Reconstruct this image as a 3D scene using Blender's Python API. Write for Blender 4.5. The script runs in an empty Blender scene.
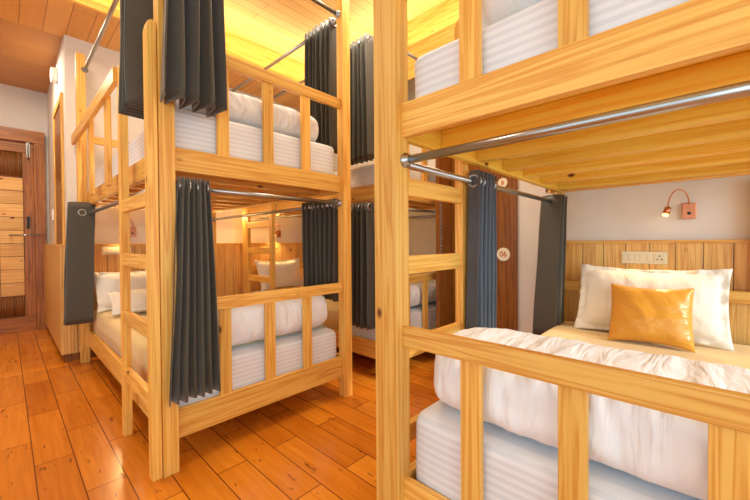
import bpy, bmesh, math, random
from mathutils import Vector, Matrix, noise
random.seed(7)
SC = bpy.context.scene
COL = SC.collection
PI = math.pi

# ------------------------------------------------------------------ materials
def new_mat(name):
    m = bpy.data.materials.new(name); m.use_nodes = True
    nt = m.node_tree
    return m, nt, nt.nodes['Principled BSDF']

def N(nt, t, **kw):
    n = nt.nodes.new(t)
    for k, v in kw.items():
        if k in n.inputs.keys(): n.inputs[k].default_value = v
        else: setattr(n, k, v)
    return n

def s2l(c):
    return tuple(((x/255)/12.92 if x/255 <= .04045 else ((x/255+.055)/1.055)**2.4) for x in c) + (1,)

def ramp(nt, stops):
    r = nt.nodes.new('ShaderNodeValToRGB')
    e = r.color_ramp.elements
    while len(e) < len(stops): e.new(.5)
    for k, (p, c) in enumerate(stops):
        e[k].position = p; e[k].color = s2l(c) if len(c) == 3 else c
    return r

def wood(name, axis, light, dark, rough=.42, knots=True, scale=1.0, knotcol=(105, 50, 18)):
    """pine grain running along local axis"""
    m, nt, b = new_mat(name); L = nt.links
    tc = N(nt, 'ShaderNodeTexCoord'); oi = N(nt, 'ShaderNodeObjectInfo')
    off = N(nt, 'ShaderNodeVectorMath', operation='SCALE'); off.inputs[0].default_value = (7.3, 11.1, 5.7)
    L.new(oi.outputs['Random'], off.inputs['Scale'])
    add = N(nt, 'ShaderNodeVectorMath', operation='ADD')
    L.new(tc.outputs['Object'], add.inputs[0]); L.new(off.outputs[0], add.inputs[1])
    mp = N(nt, 'ShaderNodeMapping')
    sc = [19*scale]*3; sc[axis] = .6*scale
    mp.inputs['Scale'].default_value = sc
    L.new(add.outputs[0], mp.inputs['Vector'])
    n1 = N(nt, 'ShaderNodeTexNoise', Scale=1.6, Detail=2.0, Distortion=.6); L.new(mp.outputs[0], n1.inputs['Vector'])
    # rings: sine of the stretched noise gives cathedral lines
    mul = N(nt, 'ShaderNodeMath', operation='MULTIPLY'); mul.inputs[1].default_value = 28
    L.new(n1.outputs['Fac'], mul.inputs[0])
    sn = N(nt, 'ShaderNodeMath', operation='SINE'); L.new(mul.outputs[0], sn.inputs[0])
    n2 = N(nt, 'ShaderNodeTexNoise', Scale=9.0, Detail=4.0); L.new(mp.outputs[0], n2.inputs['Vector'])
    mr = N(nt, 'ShaderNodeMapRange'); mr.inputs['From Min'].default_value = -1
    L.new(sn.outputs[0], mr.inputs['Value'])
    mx = N(nt, 'ShaderNodeMix', data_type='FLOAT'); mx.inputs[0].default_value = .5
    L.new(mr.outputs[0], mx.inputs[2]); L.new(n2.outputs['Fac'], mx.inputs[3])
    mid = tuple((a*2+c)/3 for a, c in zip(light, dark))
    r = ramp(nt, [(.25, light), (.58, mid), (.85, dark)]); L.new(mx.outputs[0], r.inputs[0])
    col = r.outputs[0]
    # tone from board to board
    hs = N(nt, 'ShaderNodeHueSaturation')
    vr = N(nt, 'ShaderNodeMapRange'); vr.inputs['To Min'].default_value = .86; vr.inputs['To Max'].default_value = 1.12
    L.new(oi.outputs['Random'], vr.inputs['Value']); L.new(vr.outputs[0], hs.inputs['Value']); L.new(col, hs.inputs['Color'])
    col = hs.outputs[0]
    if knots:
        mk = N(nt, 'ShaderNodeMapping'); ks = [5.5]*3; ks[axis] = 3.4
        mk.inputs['Scale'].default_value = ks; L.new(add.outputs[0], mk.inputs['Vector'])
        vo = N(nt, 'ShaderNodeTexVoronoi', Scale=1.0); L.new(mk.outputs[0], vo.inputs['Vector'])
        kr = ramp(nt, [(.05, (255, 255, 255)), (.1, (0, 0, 0))]); L.new(vo.outputs['Distance'], kr.inputs[0])
        km = N(nt, 'ShaderNodeMix', data_type='RGBA'); L.new(kr.outputs[0], km.inputs[0])
        L.new(col, km.inputs[6]); km.inputs[7].default_value = s2l(knotcol); col = km.outputs[2]
    L.new(col, b.inputs['Base Color'])
    b.inputs['Roughness'].default_value = rough
    bp = N(nt, 'ShaderNodeBump', Strength=.12, Distance=.004); L.new(mx.outputs[0], bp.inputs['Height']); L.new(bp.outputs[0], b.inputs['Normal'])
    return m

PL, PD = (247, 194, 98), (222, 148, 56)
PINE = [wood('pine_%s' % 'xyz'[a], a, PL, PD) for a in range(3)]
YEL = [wood('golden_pine_%s' % 'xyz'[a], a, (255, 218, 92), (246, 184, 56)) for a in range(3)]
WAIN = wood('wainscot_pine', 2, (240, 192, 112), (208, 146, 70))
CEILX = None
def fabric(name, c, rough=.85, sheen=.3, bump=.0, stripes=None, c2=None, bscale=30., bdist=.01, st=None):
    m, nt, b = new_mat(name); L = nt.links
    tc = N(nt, 'ShaderNodeTexCoord')
    b.inputs['Roughness'].default_value = rough
    b.inputs['Sheen Weight'].default_value = sheen
    b.inputs['Base Color'].default_value = s2l(c)
    nz = N(nt, 'ShaderNodeTexNoise', Scale=bscale, Detail=3.0); 
    if st:
        mp = N(nt, 'ShaderNodeMapping'); mp.inputs['Scale'].default_value = st; L.new(tc.outputs['Object'], mp.inputs[0]); L.new(mp.outputs[0], nz.inputs['Vector']); nz.inputs['Distortion'].default_value = .7
    else: L.new(tc.outputs['Object'], nz.inputs['Vector'])
    h = nz.outputs['Fac']
    if stripes:
        sx = N(nt, 'ShaderNodeSeparateXYZ'); L.new(tc.outputs['Object'], sx.inputs[0])
        ml = N(nt, 'ShaderNodeMath', operation='MULTIPLY'); ml.inputs[1].default_value = 2*PI/stripes; L.new(sx.outputs['Z'], ml.inputs[0])
        sn = N(nt, 'ShaderNodeMath', operation='SINE'); L.new(ml.outputs[0], sn.inputs[0])
        r = ramp(nt, [(.4, c), (.62, c2)]); mr = N(nt, 'ShaderNodeMapRange'); mr.inputs['From Min'].default_value = -1
        L.new(sn.outputs[0], mr.inputs[0]); L.new(mr.outputs[0], r.inputs[0]); L.new(r.outputs[0], b.inputs['Base Color'])
    if bump:
        bp = N(nt, 'ShaderNodeBump', Strength=bump, Distance=bdist); L.new(h, bp.inputs['Height']); L.new(bp.outputs[0], b.inputs['Normal'])
    return m
CURT = fabric('charcoal_curtain_cloth', (70, 63, 49), .55, .4, .15, bscale=60.)
SHEET = fabric('white_striped_satin', (240, 240, 244), .6, .1, .2, stripes=.026, c2=(226, 227, 233), bscale=9.)
DUV = fabric('white_cotton', (246, 246, 248), .8, .1, .42, bscale=3.4, bdist=.05, st=(4.4, .8, .9))
TAN = fabric('tan_bedspread_cloth', (232, 202, 140), .8, .2, .15, bscale=8.)
PILW = fabric('cream_pillow_cotton', (240, 232, 218), .8, .1, .4, bscale=4., bdist=.05, st=(1.6, 1., 1.))
GOLD = fabric('gold_satin', (228, 160, 58), .33, .1, .6, bscale=3.2, bdist=.06, st=(1., 1., 2.2))
CURT_DAYLIT = fabric('charcoal_cloth_daylit', (72, 79, 90), .55, .4, .15, bscale=60.)  # same charcoal cloth, with cool daylight mixed into its colour

def plain(name, c, rough=.5, metal=0., emit=None, es=1.):
    m, nt, b = new_mat(name)
    b.inputs['Base Color'].default_value = s2l(c); b.inputs['Roughness'].default_value = rough; b.inputs['Metallic'].default_value = metal
    if emit:
        b.inputs['Emission Color'].default_value = s2l(emit); b.inputs['Emission Strength'].default_value = es
    return m
STEEL = plain('brushed_steel', (176, 176, 176), .28, 1.)
COPPER = plain('copper', (214, 140, 100), .3, 1.)
PLATE = plain('cream_switch_plastic', (240, 224, 188), .35)
BLACK = plain('black_plastic', (25, 22, 20), .4)
WHITEP = plain('white_plastic', (238, 236, 230), .4)
BULB = plain('warm_bulb', (255, 220, 150), .4, 0, (255, 190, 90), 14.)
SIGNW = plain('cream_sign_paint', (246, 236, 214), .5)
SIGNO = plain('orange_sign_paint', (206, 120, 50), .5)

def wall_paint(name, c):
    m, nt, b = new_mat(name); L = nt.links
    tc = N(nt, 'ShaderNodeTexCoord')
    nz = N(nt, 'ShaderNodeTexNoise', Scale=2.5, Detail=4.0); L.new(tc.outputs['Object'], nz.inputs['Vector'])
    r = ramp(nt, [(.3, tuple(x*.96 for x in c)), (.7, c)]); L.new(nz.outputs['Fac'], r.inputs[0]); L.new(r.outputs[0], b.inputs['Base Color'])
    b.inputs['Roughness'].default_value = .8
    bp = N(nt, 'ShaderNodeBump', Strength=.1, Distance=.003)
    n2 = N(nt, 'ShaderNodeTexNoise', Scale=80.); L.new(tc.outputs['Object'], n2.inputs['Vector'])
    L.new(n2.outputs['Fac'], bp.inputs['Height']); L.new(bp.outputs[0], b.inputs['Normal'])
    return m
WALL = wall_paint('white_wall_paint', (238, 232, 224))

def planks(name, along, row, length, cols, mortar, offs=(0, 0), rough=.4, msize=.0025, marks=False, grain=1.0):
    """boards on a horizontal surface, running along axis 0 (X) or 1 (Y)"""
    m, nt, b = new_mat(name); L = nt.links
    tc = N(nt, 'ShaderNodeTexCoord'); sp = N(nt, 'ShaderNodeSeparateXYZ'); L.new(tc.outputs['Object'], sp.inputs[0])
    cb = N(nt, 'ShaderNodeCombineXYZ')
    L.new(sp.outputs['XY'[along]], cb.inputs[0]); L.new(sp.outputs['XY'[1-along]], cb.inputs[1])
    mp = N(nt, 'ShaderNodeMapping'); mp.inputs['Location'].default_value = (offs[0], offs[1], 0); L.new(cb.outputs[0], mp.inputs[0])
    br = N(nt, 'ShaderNodeTexBrick'); br.offset = .43; br.offset_frequency = 2
    for k, v in {'Scale': 1., 'Brick Width': length, 'Row Height': row, 'Mortar Size': msize, 'Mortar Smooth': .1}.items(): br.inputs[k].default_value = v
    br.inputs['Color1'].default_value = (0, 0, 0, 1); br.inputs['Color2'].default_value = (1, 1, 1, 1); br.inputs['Mortar'].default_value = (.5, .5, .5, 1)
    L.new(mp.outputs[0], br.inputs['Vector'])
    # grain, shifted per board
    mg = N(nt, 'ShaderNodeMapping'); mg.inputs['Scale'].default_value = (1.6*grain, 22*grain, 1); L.new(mp.outputs[0], mg.inputs[0])
    ad = N(nt, 'ShaderNodeVectorMath', operation='ADD'); L.new(mg.outputs[0], ad.inputs[0])
    s5 = N(nt, 'ShaderNodeVectorMath', operation='SCALE'); s5.inputs['Scale'].default_value = 9.; L.new(br.outputs['Color'], s5.inputs[0]); L.new(s5.outputs[0], ad.inputs[1])
    nz = N(nt, 'ShaderNodeTexNoise', Scale=1.5, Detail=4.0, Distortion=.8); L.new(ad.outputs[0], nz.inputs['Vector'])
    mx = N(nt, 'ShaderNodeMix', data_type='RGBA'); mx.inputs[0].default_value = .55
    L.new(br.outputs['Color'], mx.inputs[6]); L.new(nz.outputs['Fac'], mx.inputs[7])
    r = ramp(nt, [(.15, cols[0]), (.5, cols[1]), (.85, cols[2])]); L.new(mx.outputs[2], r.inputs[0])
    col = r.outputs[0]
    if marks:
        mk = N(nt, 'ShaderNodeMapping'); mk.inputs['Scale'].default_value = (5., 19., 1); L.new(mp.outputs[0], mk.inputs[0])
        wn = N(nt, 'ShaderNodeTexNoise', Scale=.9, Detail=2.); L.new(mk.outputs[0], wn.inputs['Vector'])
        av = N(nt, 'ShaderNodeVectorMath', operation='ADD'); L.new(mk.outputs[0], av.inputs[0])
        sv = N(nt, 'ShaderNodeVectorMath', operation='SCALE'); sv.inputs['Scale'].default_value = 2.2; L.new(wn.outputs['Color'], sv.inputs[0]); L.new(sv.outputs[0], av.inputs[1])
        vo = N(nt, 'ShaderNodeTexVoronoi', Scale=1.); L.new(av.outputs[0], vo.inputs['Vector'])
        vr = ramp(nt, [(.08, (225, 225, 225)), (.17, (0, 0, 0))]); L.new(vo.outputs['Distance'], vr.inputs[0])
        k = N(nt, 'ShaderNodeMix', data_type='RGBA'); L.new(vr.outputs[0], k.inputs[0]); L.new(col, k.inputs[6]); k.inputs[7].default_value = s2l((96, 40, 12)); col = k.outputs[2]
    mm = N(nt, 'ShaderNodeMix', data_type='RGBA'); L.new(br.outputs['Fac'], mm.inputs[0]); L.new(col, mm.inputs[6]); mm.inputs[7].default_value = s2l(mortar)
    L.new(mm.outputs[2], b.inputs['Base Color'])
    b.inputs['Roughness'].default_value = rough
    bp = N(nt, 'ShaderNodeBump', Strength=.5, Distance=.003); bp.invert = True
    L.new(br.outputs['Fac'], bp.inputs['Height']); L.new(bp.outputs[0], b.inputs['Normal'])
    return m
FLOORM = planks('terracotta_floor_boards', 1, .155, .76, [(180, 96, 20), (212, 124, 30), (238, 152, 48)], (110, 50, 16), (.2, -.086), .2, .0026, True)
CEILM = planks('pine_ceiling_boards_x', 0, .105, 3.2, [(236, 184, 104), (244, 198, 118), (250, 210, 134)], (150, 88, 30), (0, 0), .5, .002)
CEILS = planks('pine_soffit_boards_y', 1, .16, 4., [(226, 158, 76), (236, 172, 90), (244, 186, 104)], (130, 72, 26), (0, .05), .5, .002)
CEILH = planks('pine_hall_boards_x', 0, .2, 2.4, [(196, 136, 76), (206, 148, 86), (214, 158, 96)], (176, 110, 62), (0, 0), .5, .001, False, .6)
DOORW = wood('dark_teak', 2, (180, 112, 48), (118, 64, 22), .35)
DOORH = wood('dark_teak_rails', 0, (180, 112, 48), (118, 64, 22), .35)
DOORP = wood('cream_door_plank', 0, (248, 200, 124), (224, 160, 86), .5)
RED = wood('red_brown_wood', 2, (148, 90, 30), (102, 56, 14), .3, False)

# ------------------------------------------------------------------ builders
def box(bm, x0, x1, y0, y1, z0, z1, bev=0.):
    v = [bm.verts.new((x, y, z)) for x in (x0, x1) for y in (y0, y1) for z in (z0, z1)]
    fs = [(0, 1, 3, 2), (4, 6, 7, 5), (0, 4, 5, 1), (2, 3, 7, 6), (0, 2, 6, 4), (1, 5, 7, 3)]
    F = [bm.faces.new([v[i] for i in f]) for f in fs]
    if bev:
        ed = list({e for f in F for e in f.edges})
        bmesh.ops.bevel(bm, geom=ed, offset=bev, segments=2, profile=.6, affect='EDGES')

def tube(bm, pts, r, n=12, cap=True):
    rings = []
    pts = [Vector(p) for p in pts]
    for i, p in enumerate(pts):
        t = (pts[min(i+1, len(pts)-1)]-pts[max(i-1, 0)]).normalized()
        a = t.cross(Vector((0, 0, 1)))
        if a.length < .1: a = t.cross(Vector((1, 0, 0)))
        a.normalize(); b_ = t.cross(a)
        rr = r[i] if isinstance(r, (list, tuple)) else r
        rings.append([bm.verts.new(p+a*math.cos(2*PI*k/n)*rr+b_*math.sin(2*PI*k/n)*rr) for k in range(n)])
    for i in range(len(rings)-1):
        for k in range(n):
            f = bm.faces.new((rings[i][k], rings[i][(k+1) % n], rings[i+1][(k+1) % n], rings[i+1][k])); f.smooth = True
    if cap:
        bm.faces.new(rings[0]); bm.faces.new(rings[-1])

def torus(bm, c, axis, R, r, n=20, m=8):
    c = Vector(c); ax = Vector(axis).normalized()
    a = ax.cross(Vector((0, 0, 1))); 
    if a.length < .1: a = Vector((1, 0, 0))
    a.normalize(); b_ = ax.cross(a)
    rg = []
    for i in range(n):
        t = 2*PI*i/n; d = a*math.cos(t)+b_*math.sin(t)
        rg.append([bm.verts.new(c+d*(R+r*math.cos(2*PI*k/m))+ax*r*math.sin(2*PI*k/m)) for k in range(m)])
    for i in range(n):
        for k in range(m):
            f = bm.faces.new((rg[i][k], rg[i][(k+1) % m], rg[(i+1) % n][(k+1) % m], rg[(i+1) % n][k])); f.smooth = True

def finish(bm):
    bmesh.ops.recalc_face_normals(bm, faces=bm.faces[:])

def obj(name, bm, mat, parent=None, M=None, keep=False):
    """one mesh object; a top-level one gets its origin at the base of its mesh"""
    finish(bm)
    me = bpy.data.meshes.new(name)
    off = Vector((0, 0, 0))
    if parent is None and not keep and bm.verts:
        xs = [v.co for v in bm.verts]
        off = Vector(((min(p.x for p in xs)+max(p.x for p in xs))/2, (min(p.y for p in xs)+max(p.y for p in xs))/2, min(p.z for p in xs)))
        for v in bm.verts: v.co -= off
    bm.to_mesh(me); bm.free()
    me.materials.append(mat)
    o = bpy.data.objects.new(name, me); COL.objects.link(o)
    if parent is not None: o.parent = parent
    else:
        o.matrix_world = (M or Matrix.Identity(4)) @ Matrix.Translation(off)
    return o

def bxo(name, d, mat, parent=None, M=None, bev=.004):
    bm = bmesh.new(); box(bm, *d, bev); return obj(name, bm, mat, parent, M)

def tag(o, label, cat, group=None):
    o['label'] = label; o['category'] = cat
    if group: o['group'] = group
    return o
def thing(name, label, cat, loc, rz=0., group=None):
    o = bpy.data.objects.new(name, None); COL.objects.link(o); o.empty_display_size = .1
    o.location = loc; o.rotation_euler = (0, 0, rz)
    return tag(o, label, cat, group)
def struct(name, d, mat, parent=None, bev=0.):
    bm = bmesh.new(); box(bm, *d, bev)
    o = obj(name, bm, mat, parent, keep=True)
    if parent is None: o['kind'] = 'structure'
    return o
def smooth(o):
    for p in o.data.polygons: p.use_smooth = True
    return o

# ------------------------------------------------------------------ room
XE = 3.02      # east wall (behind the near bunk)
YN = 4.55      # headboard wall of the far bunks
struct('floor', (-2.2, 3.7, -2.6, 6.7, -.1, 0), FLOORM)
struct('ceiling', (-2.2, 3.7, -2.6, 3.9, 3.52, 3.62), CEILM)
struct('ceiling_soffit', (-2.2, 3.7, 3.9, 4.62, 3.2, 3.3), CEILS)
struct('trim_1', (-2.2, 3.7, 3.865, 3.9, 3.2, 3.52), PINE[0])
struct('trim_9', (XE-.02, XE, -2.5, 3.865, 2.9, 3.52), PINE[1])
struct('ceiling_hall', (-2.2, .5, 4.62, 6.7, 3.23, 3.33), CEILH)
struct('wall_headboard_side', (.42, 3.7, YN, YN+.1, 0, 3.2), WALL)
struct('wall_hall', (.42, .52, YN+.1, 6.6, 0, 3.23), WALL)
struct('wall_back', (-2.2, .5, 6.6, 6.7, 0, 3.23), WALL)
struct('wall_east', (XE, XE+.1, -2.6, 1.95, 0, 3.52), WALL)
struct('wall_alcove', (3.5, 3.6, 1.95, YN, 0, 3.52), WALL)
struct('wall_alcove_return', (XE+.1, 3.5, 1.85, 1.95, 0, 3.52), WALL)
# unseen sides behind the camera, with daylight windows
struct('wall_west', (-2.2, -2.1, -2.6, 6.7, 0, .5), WALL)
struct('wall_west_upper', (-2.2, -2.1, -2.6, 6.7, 2.7, 3.52), WALL)
struct('wall_west_pier', (-2.2, -2.1, 3.2, 6.7, .5, 2.7), WALL)
struct('wall_south', (-2.2, 3.1, -2.6, -2.5, 0, .5), WALL)
struct('wall_south_sun_block', (-2.2, .93, -2.6, -2.5, .5, 2.7), WALL)  # unseen pier, added to keep the sun off the open floor
struct('wall_south_upper', (-2.2, 3.1, -2.6, -2.5, 2.7, 3.52), WALL)

def boards(bm, x0, x1, z0, z1, d, face, pitch, axis, g=.004):
    """vertical boards; axis 0 = run along X with front at y=face, axis 1 = along Y with front at x=face"""
    n = max(1, round((x1-x0)/pitch)); p = (x1-x0)/n
    for k in range(n):
        a, c = x0+k*p+g/2, x0+(k+1)*p-g/2
        if axis == 0: box(bm, a, c, face, face+d, z0, z1, .0025)
        else: box(bm, face, face+d, a, c, z0, z1, .0025)
def panel(name, *a, cap=None):
    bm = bmesh.new(); boards(bm, *a)
    o = obj(name, bm, WAIN, keep=True); o['kind'] = 'structure'; return o
panel('trim_2', .355, 3.5, .08, 1.13, .02, YN-.06, .12, 0)
panel('trim_3', YN-.055, 6.6, .08, 1.13, .02, .355, .13, 1)
panel('trim_4', -1.2, .93, .0, 1.13, .02, XE-.02, .13, 1)
struct('trim_5', (.355, 3.5, YN-.065, YN, 1.13, 1.15), PINE[0])
struct('trim_6', (.35, .42, YN, 6.6, 1.13, 1.15), PINE[1])
struct('trim_7', (XE-.035, XE, -1.2, .93, 1.13, 1.15), PINE[1])
struct('baseboard_hall', (.38, .42, YN-.04, 6.6, 0, .08), RED)
struct('baseboard_headboard_side', (.38, 3.5, YN-.035, YN, 0, .08), RED)
struct('trim_8', (XE-.09, XE, -.275, -.205, 0, 1.5), PINE[2])

# framed recess in the hall wall
w = struct('window_1', (.410, .421, 4.79, 5.52, 1.15, 2.62), RED)
for nm, d in (('window_casing', (.40, .42, 4.73, 4.79, 1.15, 2.69)), ('window_casing', (.40, .42, 5.52, 5.58, 1.15, 2.69)), ('window_head', (.40, .42, 4.79, 5.52, 2.62, 2.69))):
    struct(nm, d, PINE[2], w)

# back door of the hall
D = struct('door_1', (-.62, .27, 6.56, 6.6, 0, 2.5), DOORW)
struct('door_frame', (.27, .38, 6.5, 6.6, 0, 2.64), DOORW, D, .004)
struct('door_frame', (-.75, -.62, 6.5, 6.6, 0, 2.64), DOORW, D, .004)
struct('door_frame', (-.75, .38, 6.495, 6.6, 2.5, 2.66), DOORH, D, .004)
struct('door_rail', (-.62, .27, 6.53, 6.56, 0, .2), DOORH, D, .004)
struct('door_rail', (-.62, .27, 6.53, 6.56, 2.36, 2.5), DOORH, D, .004)
struct('door_stile', (.17, .27, 6.53, 6.56, .2, 2.36), DOORW, D, .004)
struct('door_stile', (-.62, -.48, 6.53, 6.56, .2, 2.36), DOORW, D, .004)
for z0, z1 in ((.2, .47), (2.04, 2.36)):
    bm = bmesh.new()
    x = -.48
    while x < .16:
        tube(bm, [(x+.011, 6.555, z0), (x+.011, 6.555, z1)], .011, 6); x += .023
    obj('reed_panel', bm, RED, D)
for k in range(9):
    z0 = .48+k*.172
    struct('door_plank', (-.05, .165, 6.535, 6.56, z0, z0+.166), DOORP, D, .004)
    struct('door_plank', (-.475, -.055, 6.535, 6.56, z0, z0+.166), DOORP, D, .004)
bm = bmesh.new(); tube(bm, [(.03, 6.44, 1.27), (.33, 6.44, 1.27)], .012); 
for x in (.05, .31): tube(bm, [(x, 6.44, 1.27), (x, 6.53, 1.27)], .01)
obj('door_handle', bm, STEEL, D)
bm = bmesh.new(); box(bm, .195, .225, 6.515, 6.53, 1.36, 1.52, .003); tube(bm, [(.21, 6.49, 1.44), (.21, 6.515, 1.44)], .012)
obj('door_lock', bm, BLACK, D)
bm = bmesh.new(); box(bm, .2, .24, 6.515, 6.53, 2.3, 2.6, .003); tube(bm, [(.22, 6.505, 2.28), (.22, 6.505, 2.62)], .008)
obj('door_bolt', bm, STEEL, D)

# dark door panel with the bed number, beside the near bunk
D2 = struct('door_2', (XE-.03, XE, 1.16, 1.84, 0, 2.2), RED)
def text_mesh(s, size, ext):
    cu = bpy.data.curves.new('lettering', 'FONT'); cu.body = s; cu.size = size; cu.extrude = ext; cu.offset = size*.012
    cu.align_x = 'CENTER'; cu.align_y = 'CENTER'
    o = bpy.data.objects.new('lettering', cu); COL.objects.link(o)
    dg = bpy.context.evaluated_depsgraph_get()
    me = bpy.data.meshes.new_from_object(o.evaluated_get(dg))
    bpy.data.objects.remove(o); return me
def round_sign(y, z, r, s, label):
    t = thing('number_sign', label, 'sign', (XE-.03, y, z), 0)
    bm = bmesh.new(); tube(bm, [(-.008, 0, 0), (0, 0, 0)], r, 32); obj('sign_disc', bm, SIGNW, t)
    me = text_mesh(s, r*1.15, .002); me.materials.clear(); me.materials.append(SIGNO)
    o = bpy.data.objects.new('lettering', me); COL.objects.link(o); o.parent = t
    # text faces -X, reading along -Y
    o.matrix_local = Matrix(((0, 0, -1, -.009), (-1, 0, 0, 0), (0, 1, 0, 0), (0, 0, 0, 1)))
round_sign(1.27, 1.035, .058, '06', 'round cream number sign reading 06 on the dark brown wooden door')
round_sign(1.275, 1.66, .042, 'B', 'small round cream sign with an orange letter, above the 06 sign')
# narrow dark post with a door chain
t = thing('door_jamb_post', 'narrow dark red-brown wooden post with a hanging door chain, seen through near ladder', 'post', (2.86, 1.80, 0))
bxo('post_board', (-.1, .1, -.02, .02, 0, 2.25), RED, t)
bm = bmesh.new()
for k in range(16):
    z = 1.52-k*.034
    torus(bm, (-.085, -.03, z), (0, 1, 0) if k % 2 else (1, .2, 0), .011, .003, 10, 5)
obj('chain', bm, STEEL, t)
bxo('latch', (-.095, -.02, -.035, -.02, .88, .92), STEEL, t)

# white sensor box high in the hall
t = thing('wall_sensor', 'small white alarm sensor box high on the hall wall under the ceiling', 'sensor', (.39, 5.2, 2.93))
bxo('sensor_body', (-.03, .03, -.045, .045, 0, .15), WHITEP, t, bev=.012)
bxo('bracket', (.02, .035, -.03, .03, .02, .2), WHITEP, t)
t = thing('light_switch', 'small white light switch on hall wall beside the framed recess', 'switch', (.40, 5.95, 1.45))
bxo('switch_plate', (0, .02, -.05, .05, 0, .14), WHITEP, t)
bxo('rocker', (-.006, 0, -.015, .015, .05, .09), PLATE, t)

# ------------------------------------------------------------------ bunk bed
W = 1.258
ZR = [.15, .30]; ZU = [1.52, 1.64]
HT = 2.98
def bed(label, loc, rz, L, lad=0., wob=0., joist=None, dx=0.):
    """local x = across (w), y = along (l); the ladder stands on the x<0 side, lad = distance of its first stile from the foot"""
    t = thing('bunk_bed', label, 'bunk bed', loc, rz, 'pine bunk beds')
    P = .07
    jm = joist or PINE
    for x0 in (0, W-P):
        for y0 in (0, L-P):
            q = dx if (x0 == 0 and y0 > 0) else 0.
            bxo('post', (x0+q, x0+P+q, y0, y0+P, 0, HT), PINE[2], t, bev=.003)
    R0, R1 = .034, .062
    for y0, y1 in ((R0, R1), (L-R1, L-R0)):
        foot = y0 == R0
        nm = 'foot' if foot else 'head'
        bxo(nm+'_rail', (P-.015, W-P+.015, y0, y1, *ZR), PINE[0], t)
        bxo('upper_'+nm+'_rail', (P-.015, W-P+.015, y0, y1, *ZU), PINE[0], t)
        bxo('guard_rail', (P-.015, W-P+.015, y0-.004, y1-.004, .78, .85), PINE[0], t)
        bxo('guard_rail', (P-.015, W-P+.015, y0-.004, y1-.004, 2.135, 2.205), PINE[0], t)
        for k in range(3):
            w = .327+.28*k
            bxo('baluster', (w-.033, w+.033, y0+.003, y1-.002, ZR[1]-.01, .78), PINE[2], t, bev=.002)
            bxo('baluster', (w-.033, w+.033, y0+.003, y1-.002, ZU[1]-.01, 2.135), PINE[2], t, bev=.002)
    bm = bmesh.new(); boards(bm, P, W-P, .3, .78, .018, L-.03, .13, 0); obj('headboard', bm, WAIN, t)
    for x0, x1 in ((.03, .062), (W-.062, W-.03)):
        bxo('side_rail', (x0, x1, P-.01, L-P+.01, *ZR), PINE[1], t)
        bxo('upper_side_rail', (x0, x1, P-.01, L-P+.01, *ZU), jm[1], t)
    # decks
    bxo('slat_deck', (.062, W-.062, .062, L-.062, .2, .225), PINE[0], t)
    bxo('upper_deck', (.062, W-.062, .062, L-.062, 1.605, 1.625), jm[0], t)
    n = int((L-.3)/.3)
    for k in range(n):
        y = .3+.3*k
        bxo('deck_joist', (.062, W-.062, y, y+.07, 1.53, 1.605), jm[0], t)
    bxo('deck_joist', (.062, W-.062, L-.14, L-.065, 1.53, 1.605), jm[0], t)
    # ladder
    S = .06
    lad_o = bpy.data.objects.new('ladder', None); COL.objects.link(lad_o); lad_o.parent = t
    for y0 in (lad+.012, lad+.59):
        bm = bmesh.new()
        prof = [(-.045, 0), (-.004, 0), (-.004, 2.185), (-.006, 2.215), (-.02, 2.228), (-.038, 2.215), (-.045, 2.18)]
        a = [bm.verts.new((x, y0, z)) for x, z in prof]; c = [bm.verts.new((x, y0+S, z)) for x, z in prof]
        bm.faces.new(a); bm.faces.new(c[::-1])
        for i in range(len(prof)):
            bm.faces.new((a[i], a[(i+1) % len(prof)], c[(i+1) % len(prof)], c[i]))
        o = obj('stile', bm, PINE[2], lad_o)
    for z in (.34, .68, 1.02, 1.335):
        bxo('rung', (-.043, -.012, lad+.03, lad+.63, z, z+.073), PINE[1], lad_o, bev=.005)
    # long upper guard on the ladder side
    spans = []
    if lad < 1:
        spans.append((lad+.64, L+.0))
        bs = [lad+1.03, lad+1.66] if L < 2.3 else [lad+1.05, lad+1.72]
    else:
        bs = []
    for a, c in spans:
        bxo('long_guard_rail', (-.065, -.036, a, c+.06, 2.115, 2.205), PINE[1], t)
    for y in bs:
        if y < L-.15: bxo('baluster', (-.04, -.014, y-.05, y+.05, ZU[0]+.03, 2.15), PINE[2], t, bev=.002)
    if lad < 1: bxo('baluster', (-.04, -.005, L-.1, L-.03, ZU[0], 2.14), PINE[2], t, bev=.002)
    # curtain rods
    def rod(p, q):
        bm = bmesh.new(); tube(bm, [p, q], .0145, 14); o = obj('curtain_rod', bm, STEEL, t)
        p, q = Vector(p), Vector(q); d = (q-p).normalized()
        for e, s in ((p, 1), (q, -1)):
            bm = bmesh.new(); tube(bm, [e, e+d*s*.006, e+d*s*.0061, e+d*s*.025], [.027, .027, .018, .018], 16)
            obj('rod_socket', bm, STEEL, o)
    for z in (1.44, 2.83):
        rod((P, .05, z), (W-P, .05, z))
        rod((.03, P, z), (.03, L-P, z))
        if abs(rz) < .1: rod((W-.03, P, z), (W-.03, L-P, z))
    return t

A0 = (.516, 1.915, 0); AL = 2.5
B0 = (.932, .845, 0); BL = 2.03
C0 = (2.12, 1.87, 0); CL = 2.5
bed('pine bunk bed on the left with its foot guard facing the floor aisle', A0, 0, AL, dx=-.035)
bed('pine bunk bed nearest the viewer on the right, ladder behind its left post', B0, -PI/2, BL, joist=YEL)
bed('farthest pine bunk bed, half hidden between the left and right bunks', C0, 0, CL, lad=1.68)
MA = Matrix.Translation(A0); MB_ = Matrix.Translation(B0) @ Matrix.Rotation(-PI/2, 4, 'Z'); MC = Matrix.Translation(C0)

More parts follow.
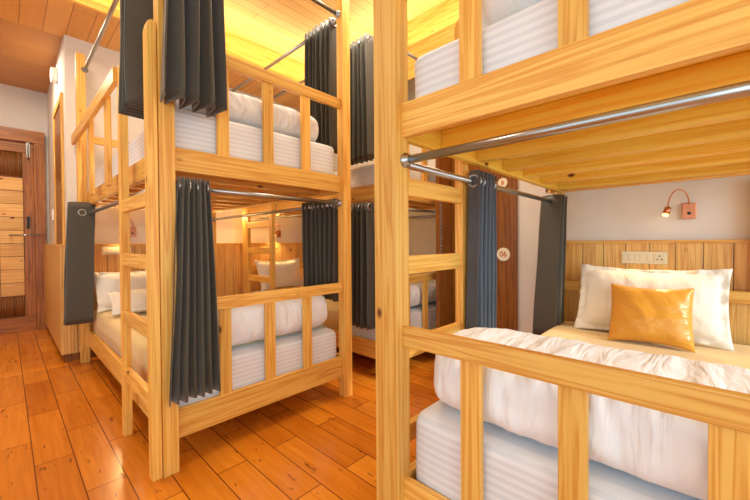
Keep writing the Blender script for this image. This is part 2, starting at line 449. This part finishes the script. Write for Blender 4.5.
# ------------------------------------------------------------------ bedding
def rbox(x0, x1, y0, y1, z0, z1, r, nx, ny, nz, seed=0, amp=.004, freq=4.):
    """soft rounded box with slight lumps"""
    bm = bmesh.new()
    bmesh.ops.create_cube(bm, size=2.)
    bmesh.ops.subdivide_edges(bm, edges=bm.edges[:], cuts=14, use_grid_fill=True)
    hx, hy, hz = (x1-x0)/2, (y1-y0)/2, (z1-z0)/2
    c = Vector(((x0+x1)/2, (y0+y1)/2, (z0+z1)/2))
    for v in bm.verts:
        q = v.co.copy()
        # redistribute towards the edges
        q = Vector([math.copysign(1-(1-abs(a))**1.5 if abs(a) < 1 else 1, a) for a in q])
        p = Vector((q.x*hx, q.y*hy, q.z*hz))
        inn = Vector((max(-hx+r, min(hx-r, p.x)), max(-hy+r, min(hy-r, p.y)), max(-hz+r, min(hz-r, p.z))))
        d = p-inn
        if d.length > 1e-6: p = inn+d.normalized()*r
        nn = noise.noise_vector((p+c)*freq+Vector((seed, 0, 0)))
        v.co = c+p+nn*amp
    for f in bm.faces: f.smooth = True
    return bm
def mattress(M, L, z0, z1, label, up):
    o = obj('mattress', rbox(.075, W-.075, .072, L-.075, z0, z1, .045, 1, 1, 1, seed=z0*9, amp=.006), SHEET, None, M)
    tag(o, label, 'mattress', 'striped white mattresses'); return o
mattress(MA, AL, .226, .5, 'white striped mattress on the lower bunk of the left bed', 0)
mattress(MA, AL, 1.626, 1.87, 'white striped mattress on the upper bunk of the left bed', 1)
mattress(MB_, BL, .226, .535, 'white striped mattress on the lower bunk nearest the viewer', 0)
mattress(MB_, BL, 1.626, 1.82, 'white striped mattress on the top bunk nearest the viewer', 1)
mattress(MC, CL, .226, .5, 'pale mattress on the lower bunk of the farthest bed', 0)
mattress(MC, CL, 1.626, 1.84, 'pale mattress on the top bunk of the farthest bed', 1)

def bedspread(M, L, y0, z1, low, label):
    """cloth over the top and the long sides of a mattress"""
    bm = bmesh.new()
    prof = []
    x0, x1 = .068, W-.068
    r = .045
    prof.append((x0, low)); prof.append((x0-.001, (low+z1)/2)); 
    for k in range(6):
        a = PI-PI/2*k/5; prof.append((x0+r+r*math.cos(a), z1-r+r*math.sin(a)))
    for k in range(1, 20): prof.append((x0+r+(x1-x0-2*r)*k/20, z1))
    for k in range(6):
        a = PI/2-PI/2*k/5; prof.append((x1-r+r*math.cos(a), z1-r+r*math.sin(a)))
    prof.append((x1, low))
    rows = []
    ny = 50
    for j in range(ny+1):
        y = y0+(L-.08-y0)*j/ny
        rows.append([bm.verts.new(Vector((x, y, z+.008))+noise.noise_vector(Vector((x*3, y*3, z*3)))*.006) for x, z in prof])
    for j in range(ny):
        for i in range(len(prof)-1):
            f = bm.faces.new((rows[j][i], rows[j][i+1], rows[j+1][i+1], rows[j+1][i])); f.smooth = True
    o = obj('bedspread', bm, TAN, None, M)
    md = o.modifiers.new('thick', 'SOLIDIFY'); md.thickness = .006; md.offset = 1
    return tag(o, label, 'bedspread', 'tan bedspreads')
bedspread(MA, AL, .2, .5, .28, 'tan bedspread over the lower mattress of the left bunk')
bedspread(MB_, BL, .5, .535, .42, 'tan bedspread between white duvet and gold cushion')
bedspread(MC, CL, .6, .5, .28, 'tan bedspread on the lower bunk of the farthest bed')

def duvet(M, x0, x1, y0, y1, z0, z1, seed, label, sag=.0, mat=None):
    """thick folded duvet lying across the bed (length along x)"""
    bm = bmesh.new()
    nu, nv = 150, 64
    cy, cz, hy, hz = (y0+y1)/2, (z0+z1)/2, (y1-y0)/2, (z1-z0)/2
    rows = []
    for i in range(nu+1):
        u = i/nu; x = x0+(x1-x0)*u
        e = 1-abs(2*u-1)**9
        s = max(.02, e)**.42
        ring = []
        for k in range(nv):
            a = 2*PI*k/nv
            ca, sa = math.cos(a), math.sin(a)
            n = 3.2
            rad = (abs(ca)**n+abs(sa)**n)**(-1/n)
            yy, zz = ca*rad, sa*rad
            lump = noise.noise(Vector((x*2.2+seed, yy*.8, zz*.8)))*.10
            # long puckers running across the roll, strongest on the face
            p = noise.noise(Vector((x*15+seed, yy*1.1, zz*1.4+seed)))*.05+(.5-abs(noise.noise(Vector((x*26+yy*3, yy*1.6, zz*1.3+seed)))))*.05-.02
            f = 1+lump+p
            zf = 1 if zz < 0 else f
            py = cy+yy*hy*s*(1+lump*.5+p)
            pz = cz+zz*hz*(s*.5+.5 if zz > 0 else (s*.3+.7))*zf
            pz = max(pz, z0+.001)
            ring.append(bm.verts.new((x, py, pz)))
        rows.append(ring)
    for i in range(nu):
        for k in range(nv):
            f = bm.faces.new((rows[i][k], rows[i][(k+1) % nv], rows[i+1][(k+1) % nv], rows[i+1][k])); f.smooth = True
    bm.faces.new(rows[0]); bm.faces.new(rows[-1])
    o = obj('duvet', bm, mat or DUV, None, M)
    return tag(o, label, 'duvet', 'folded white duvets')
duvet(MB_, .09, W-.09, .075, .56, .545, .80, 3, 'thick white duvet folded across the foot of the near lower bunk')
duvet(MA, .085, W-.085, .07, .62, .512, .79, 11, 'white duvet folded at the foot of the left lower bunk')
duvet(MA, .12, W-.14, .09, .62, 1.88, 2.08, 19, 'white duvet folded at the foot of the left top bunk')
duvet(MB_, .19, W-.1, .10, .75, 1.83, 2.16, 27, 'rumpled white duvet on the top bunk nearest the viewer')
duvet(MC, .09, W-.09, .09, .6, .512, .76, 35, 'pale duvet folded on the lower bunk of the farthest bed')

def pillow(name, w, h, th, flange, mat, label, cat, loc, rx, rz, M, seed=0, group=None, rz2=0.):
    """pillow standing in local XZ, thickness along Y; rx leans it back"""
    bm = bmesh.new()
    n = 44
    def side(s):
        g = []
        for j in range(n+1):
            row = []
            for i in range(n+1):
                u, v = i/n*2-1, j/n*2-1
                x, z = u*(w/2+flange), v*(h/2+flange)
                iu = min(1, abs(x)/(w/2)); iv = min(1, abs(z)/(h/2))
                t = max(0, (1-iu**2.4))**.55*max(0, (1-iv**2.4))**.55*th/2
                # corners pull in
                pin = .06*(abs(u)**3)*(1-abs(v))-.0
                x *= 1-.05*(1-abs(v)**2)*abs(u)**2; z *= 1-.12*(1-abs(u)**2)*abs(v)**2
                fz = 0
                if abs(x) > w/2*.94 or abs(z) > h/2*.94:
                    fz = noise.noise(Vector((x*22+seed, z*22, 3)))*.018*(1 if flange else .3)
                cr = noise.noise(Vector((x*7+seed, z*7, 1)))*.014*(t/(th/2))+noise.noise(Vector((x*16+z*9+seed, z*5, 2)))*.008*(t/(th/2)+.2)
                row.append((x, s*(t+.002)+fz+cr*(1 if s > 0 else .6)*s, z))
            g.append(row)
        return g
    a = side(-1); b = side(1)
    va = [[bm.verts.new(p) for p in r] for r in a]; vb = [[bm.verts.new(p) for p in r] for r in b]
    for vv in (va, vb):
        for j in range(n):
            for i in range(n):
                f = bm.faces.new((vv[j][i], vv[j][i+1], vv[j+1][i+1], vv[j+1][i])); f.smooth = True
    rim = lambda vv: [vv[0][i] for i in range(n+1)]+[vv[j][n] for j in range(1, n+1)]+[vv[n][i] for i in range(n-1, -1, -1)]+[vv[j][0] for j in range(n-1, 0, -1)]
    ra, rb = rim(va), rim(vb)
    for i in range(len(ra)):
        f = bm.faces.new((ra[i], ra[(i+1) % len(ra)], rb[(i+1) % len(ra)], rb[i])); f.smooth = True
    R = Matrix.Translation(loc) @ Matrix.Rotation(rz, 4, 'Z') @ Matrix.Rotation(rx, 4, 'X') @ Matrix.Rotation(rz2, 4, 'Y')
    o = obj(name, bm, mat, None, M @ R, keep=True)
    return tag(o, label, cat, group)
# near bunk (local y points to the headboard)
pillow('pillow', .70, .40, .17, .035, PILW, 'wide cream pillow with ruffled flange leaning on the headboard of the near bunk', 'pillow', (.585, BL-.20, .765), -.38, 0, MB_, 4)
pillow('cushion', .39, .36, .15, 0, GOLD, 'shiny gold satin cushion in front of the cream pillow', 'cushion', (.62, BL-.40, .715), -.42, .05, MB_, 9)
# left bunk
pillow('pillow', .56, .34, .15, .035, PILW, 'cream flanged pillow standing against the headboard of the left lower bunk', 'pillow', (.36, AL-.23, .70), -.45, .12, MA, 14)
pillow('pillow', .60, .34, .14, .02, PILW, 'cream pillow lying in front of the upright one on left lower bunk', 'pillow', (.42, AL-.62, .625), -1.15, -.05, MA, 21)
pillow('pillow', .62, .36, .15, .03, PILW, 'cream pillow on the lower bunk of the farthest bed, seen through left bunk', 'pillow', (.42, CL-.24, .735), -.45, 0, MC, 31)
pillow('cushion', .34, .32, .13, 0, GOLD, 'dull gold cushion beside the pillow on the farthest lower bunk', 'cushion', (.78, CL-.45, .67), -.5, .2, MC, 37)
pillow('pillow', .44, .30, .16, .03, PILW, 'cream pillow on the top mattress of the near bunk, behind the rumpled duvet', 'pillow', (.42, 1.3, 1.99), -.5, .3, MB_, 41)

# ------------------------------------------------------------------ curtains
def curtain(label, c, u, z1, z0, n, wt, wb, at, ab, shift=(0, 0), seed=0, rodz=None, mat=None, group='charcoal curtains', grom=4, sk=0., drift=0.):
    """gathered curtain: c = (x,y) centre on the rod, u = rod direction, n folds, widths / fold depths top and bottom"""
    u = Vector((u[0], u[1], 0)).normalized(); v = Vector((-u.y, u.x, 0))
    bm = bmesh.new()
    rnd = random.Random(seed)
    ph = [rnd.uniform(.75, 1.15) for _ in range(n*2+2)]
    pw = [rnd.uniform(-.35, .35) for _ in range(n*2+2)]
    S = 8; tot = n*2*S
    nz = 22
    rows = []
    for j in range(nz+1):
        t = j/nz; z = z1+(z0-z1)*t
        te = t**.8
        row = []
        for i in range(tot+1):
            k = i/S; kk = min(int(k), n*2-1); fr = k-kk
            q = math.sin(fr*PI/2*2-PI/2)          # -1..1 inside a fold panel
            sgn = 1 if kk % 2 == 0 else -1
            amp = at+(ab-at)*te
            d = q*sgn*amp*(ph[kk]*(1-fr)+ph[kk+1]*fr if True else 1)
            wdt = wt+(wb-wt)*te
            # rounded bend: spread positions at the turns
            base = (k+pw[kk]*fr*(1-fr))/(n*2)-.5
            pos = base*wdt
            nn = noise.noise(Vector((k*.6+seed*3, z*1.7, seed)))*.012*(.3+t)
            nx_ = noise.noise(Vector((k*.45+seed*5, z*1.3, seed+9)))*.012*(.2+t)
            p = Vector((c[0], c[1], 0))+u*(pos+nx_+shift[0]*te)+v*(d+nn+shift[1]*te)
            zz = z + (noise.noise(Vector((k*.8, seed, 5)))*.008*t) + sk*pos*t
            if j == 0: zz += .006*math.sin(k*PI)
            row.append(bm.verts.new((p.x, p.y, zz)))
        rows.append(row)
    for j in range(nz):
        for i in range(tot):
            f = bm.faces.new((rows[j][i], rows[j][i+1], rows[j+1][i+1], rows[j+1][i])); f.smooth = True
    t = thing('curtain', label, 'curtain', (c[0], c[1], z0), 0, group)
    for vv in bm.verts: vv.co -= Vector((c[0], c[1], z0))
    o = obj('curtain_cloth', bm, mat or CURT, t)
    md = o.modifiers.new('thick', 'SOLIDIFY'); md.thickness = .0035
    # stitched hem line
    rz_ = rodz if rodz else z1-.035
    g0 = None
    idx = sorted(set([0, 1, n*2-1]+[round((n*2-1)*q/(grom-1)) for q in range(grom)])) if grom > 1 else [0]
    for kk in idx:
        pos = ((kk+.5)/(n*2)-.5)*wt
        p = u*pos
        if g0 is None:
            bm = bmesh.new(); torus(bm, (0, 0, 0), u, .027, .006)
            g0 = obj('grommet', bm, STEEL, t); g0.location = (p.x, p.y, rz_-z0)
        else:
            g = g0.copy(); COL.objects.link(g); g.parent = t; g.location = (p.x, p.y, rz_-z0)
    return t
ax, ay = A0[0], A0[1]
# left bunk, upper
curtain('dark curtain gathered beside the ladder at the top of the left bunk', (ax+.0, ay+.30), (0, 1), 2.88, 1.86, 5, .20, .24, .075, .085, (0, -.0), 2, 2.83)
curtain('large brown-grey curtain bundle tied over the top foot guard of left bunk', (ax+.15, ay-.02), (1, 0), 2.88, 1.83, 4, .25, .28, .085, .10, (-.02, -.04), 3, 2.83)
curtain('dark curtain hanging at the far right corner of the left top bunk', (ax+W-.03, ay+.31), (0, 1), 2.86, 1.85, 7, .36, .38, .05, .06, (0, 0), 4, 2.83)
# left bunk, lower
curtain('charcoal curtain hanging over the left lower foot guard beside the front post', (ax+.155, ay+.02), (1, 0), 1.485, .37, 6, .15, .24, .03, .035, (-.025, -.05), 5, 1.44)
curtain('flat dark curtain at the head end of the left lower bunk', (ax-.03, ay+AL-.22), (0, 1), 1.53, .42, 4, .10, .14, .09, .095, (0, .035), 6, 1.44)
curtain('black curtain at the far right corner of the left lower bunk', (ax+W-.03, ay+.34), (0, 1), 1.48, .70, 8, .46, .46, .035, .035, (0, 0), 7, 1.44)
# farthest bunk
cx, cyy = C0[0], C0[1]
curtain('dark curtain on top bunk of the farthest bed, between the two front posts', (cx-.02, cyy+.32), (0, 1), 2.87, 1.84, 7, .36, .42, .05, .05, (0, 0), 8, 2.83)
curtain('dark curtain on lower bunk of the farthest bed, between the two front posts', (cx-.02, cyy+.32), (0, 1), 1.48, .42, 6, .34, .36, .04, .05, (0, 0), 9, 1.44)
# near bunk
bx, by = B0[0], B0[1]
curtain('charcoal curtain with cool daylight in its colour, gathered just past the ladder of the near bunk', (bx+.70, by-.045), (1, 0), 1.485, .46, 5, .20, .20, .035, .04, (-.03, 0), 10, 1.44, CURT_DAYLIT)
curtain('charcoal curtain at the head end of the near bunk, beside cream pillow', (bx+BL-.17, by-.04), (1, 0), 1.48, .46, 4, .12, .16, .075, .085, (-.05, .03), 11, 1.44)

# ------------------------------------------------------------------ lamps and switch plates
def lamp(label, loc, rz, s=1.):
    t = thing('reading_lamp', label, 'lamp', loc, rz, 'copper reading lamps')
    # local: -x points into the room, y along the wall
    bxo('mount_box', (-.028*s, 0, -.035*s, .035*s, -.05*s, .05*s), COPPER, t, bev=.004)
    bm = bmesh.new(); tube(bm, [(-.034*s, 0, -.015*s), (-.028*s, 0, -.015*s)], .01*s, 10); obj('push_button', bm, BLACK, t)
    pts = []
    for k in range(17):
        a = PI*k/16
        pts.append((-.03*s-.03*s*math.sin(a)-.05*s*k/16, (.0+.05*(1-math.cos(a)))*s, (.045+.10*math.sin(a))*s - .02*s*(k/16)))
    bm = bmesh.new(); tube(bm, pts, .004*s, 8); obj('gooseneck', bm, COPPER, t)
    e = Vector(pts[-1])
    d = Vector((-.25, .25, -1)).normalized()
    bm = bmesh.new(); tube(bm, [e+d*-.005, e+d*.0, e+d*.045*s], [.008*s, .017*s, .019*s], 16); sh = obj('lamp_shade', bm, COPPER, t)
    bm = bmesh.new(); tube(bm, [e+d*.045*s, e+d*.055*s, e+d*.062*s], [.015*s, .015*s, .006*s], 12); obj('bulb', bm, BULB, t)
    wp = t.matrix_basis
    Mt = Matrix.Translation(loc) @ Matrix.Rotation(rz, 4, 'Z')
    return Mt @ (e+d*.08*s), (Mt.to_3x3() @ d)
def spot(p, d, e, size=1.9, col=(1, .66, .28)):
    l = bpy.data.lights.new('reading_and_fill_spot', 'SPOT'); l.energy = e; l.color = col; l.spot_size = size; l.spot_blend = .7; l.shadow_soft_size = .02
    o = bpy.data.objects.new('reading_and_fill_spot', l); COL.objects.link(o); o.location = p; o.rotation_euler = d.to_track_quat('-Z', 'Y').to_euler()
p, d = lamp('copper gooseneck reading lamp on the white wall above the near bunk', (XE, .065, 1.335), 0, 1.0)
spot(p, Vector((-.5, .14, -.7)), 26, 1.7)
p, d = lamp('copper gooseneck reading lamp over the left lower bunk, seen behind ladder', (.95, YN-.0, 1.28), PI/2, 1.0)
spot(p, Vector((-.3, -.5, -1)), 22)
p, d = lamp('copper reading lamp over the lower bunk of the farthest bed', (2.75, YN-.0, 1.28), PI/2, 1.0)
spot(p, Vector((0, -.5, -1)), 30, 2.6)

def plate(label, loc, rz):
    t = thing('switch_plate', label, 'switch plate', loc, rz, 'cream electrical plates')
    bxo('plate', (-.012, 0, -.125, .125, -.042, .042), PLATE, t, bev=.003)
    for k in range(5):
        y = .10-k*.033
        bxo('switch', (-.017, -.011, y-.014, y+.014, -.022, .022), PLATE, t, bev=.002)
    s = bxo('socket', (-.016, -.011, -.115, -.055, -.03, .03), PLATE, t, bev=.002)
    for dy, dz in ((0, .013), (-.012, -.01), (.012, -.01)):
        bm = bmesh.new(); tube(bm, [(-.018, -.085+dy, dz), (-.014, -.085+dy, dz)], .0045, 10); obj('socket_hole', bm, BLACK, s)
plate('cream switch and socket plate on the headboard panelling of near bunk', (XE-.021, .295, 1.03), 0)
plate('cream switch plate on the panelling behind the left bunk ladder', (.80, YN-.061, 1.08), PI/2)

# ------------------------------------------------------------------ light
wd = bpy.data.worlds.new('World'); SC.world = wd; wd.use_nodes = True
bg = wd.node_tree.nodes['Background']; bg.inputs[0].default_value = (.9, .95, 1.0, 1); bg.inputs[1].default_value = 1.6
def area(loc, rot, sx, sy, e, col):
    l = bpy.data.lights.new('area', 'AREA'); l.shape = 'RECTANGLE'; l.size = sx; l.size_y = sy; l.energy = e; l.color = col
    o = bpy.data.objects.new('area', l); COL.objects.link(o); o.location = loc; o.rotation_euler = rot
    return o
# added daylight fill for unseen windows behind and left of the viewer
area((.4, -2.45, 1.6), (-PI/2, 0, PI), 4.6, 2.1, 215, (.6, .86, .98))
area((-2.05, .2, 1.6), (0, -PI/2, 0), 2.1, 5.0, 90, (.66, .88, .97))
sun = bpy.data.lights.new('sun', 'SUN'); sun.energy = 4.2; sun.angle = math.radians(2); sun.color = (1, .96, .88)
so = bpy.data.objects.new('sun', sun); COL.objects.link(so); so.rotation_euler = Vector((.03, 1, -.57)).to_track_quat('-Z', 'Y').to_euler()
# warm cove strips under the ceiling edge
area((.6, 3.65, 3.25), (PI, 0, 0), 5.0, .35, 42, (1, .88, .62))
area((2.8, 1.4, 3.25), (PI, 0, PI/2), 4.6, .35, 42, (1, .88, .62))
# added fill lights below the ceiling, without fixtures
area((-.1, 3.0, 3.45), (0, 0, 0), .5, .5, 70, (1, .88, .7))
area((.0, 5.2, 3.18), (0, 0, 0), .3, .3, 45, (1, .85, .65))
area((1.9, 1.75, 3.45), (0, 0, 0), .6, .6, 75, (1, .9, .72))
spot(Vector((1.25, 1.2, 3.45)), Vector((-.02, .1, -1)), 160, .35, (1, .86, .6))  # added spot that makes the bright patch on the floor
# warm area lights close to the wall under the decks
area((2.3, YN-.08, 1.49), (-PI/3, 0, 0), 1.0, .03, 20, (1, .68, .22))
area((1.15, YN-.08, 1.49), (-PI/3, 0, 0), 1.0, .03, 8, (1, .72, .32))

# ------------------------------------------------------------------ camera
F = 348.; HC = 1.15; yaw = math.radians(43.3); pit = math.radians(-.7); rol = math.radians(.4)
fw = Vector((math.cos(yaw)*math.cos(pit), math.sin(yaw)*math.cos(pit), math.sin(pit)))
rt = Vector((math.sin(yaw), -math.cos(yaw), 0)); up = rt.cross(fw)
rt2 = rt*math.cos(rol)-up*math.sin(rol); up2 = up*math.cos(rol)+rt*math.sin(rol)
cam = bpy.data.cameras.new('camera'); co = bpy.data.objects.new('camera', cam); COL.objects.link(co)
co.matrix_world = Matrix((( rt2.x, up2.x, -fw.x, 0), (rt2.y, up2.y, -fw.y, 0), (rt2.z, up2.z, -fw.z, HC), (0, 0, 0, 1)))
cam.sensor_width = 36; cam.lens = 36*F/750
cam.shift_y = (246.3-250)/750.
cam.clip_start = .02
SC.camera = co
vs = SC.view_settings
vs.view_transform = 'Standard'; vs.look = 'None'; vs.gamma = 1; vs.exposure = -1.15; vs.use_curve_mapping = False
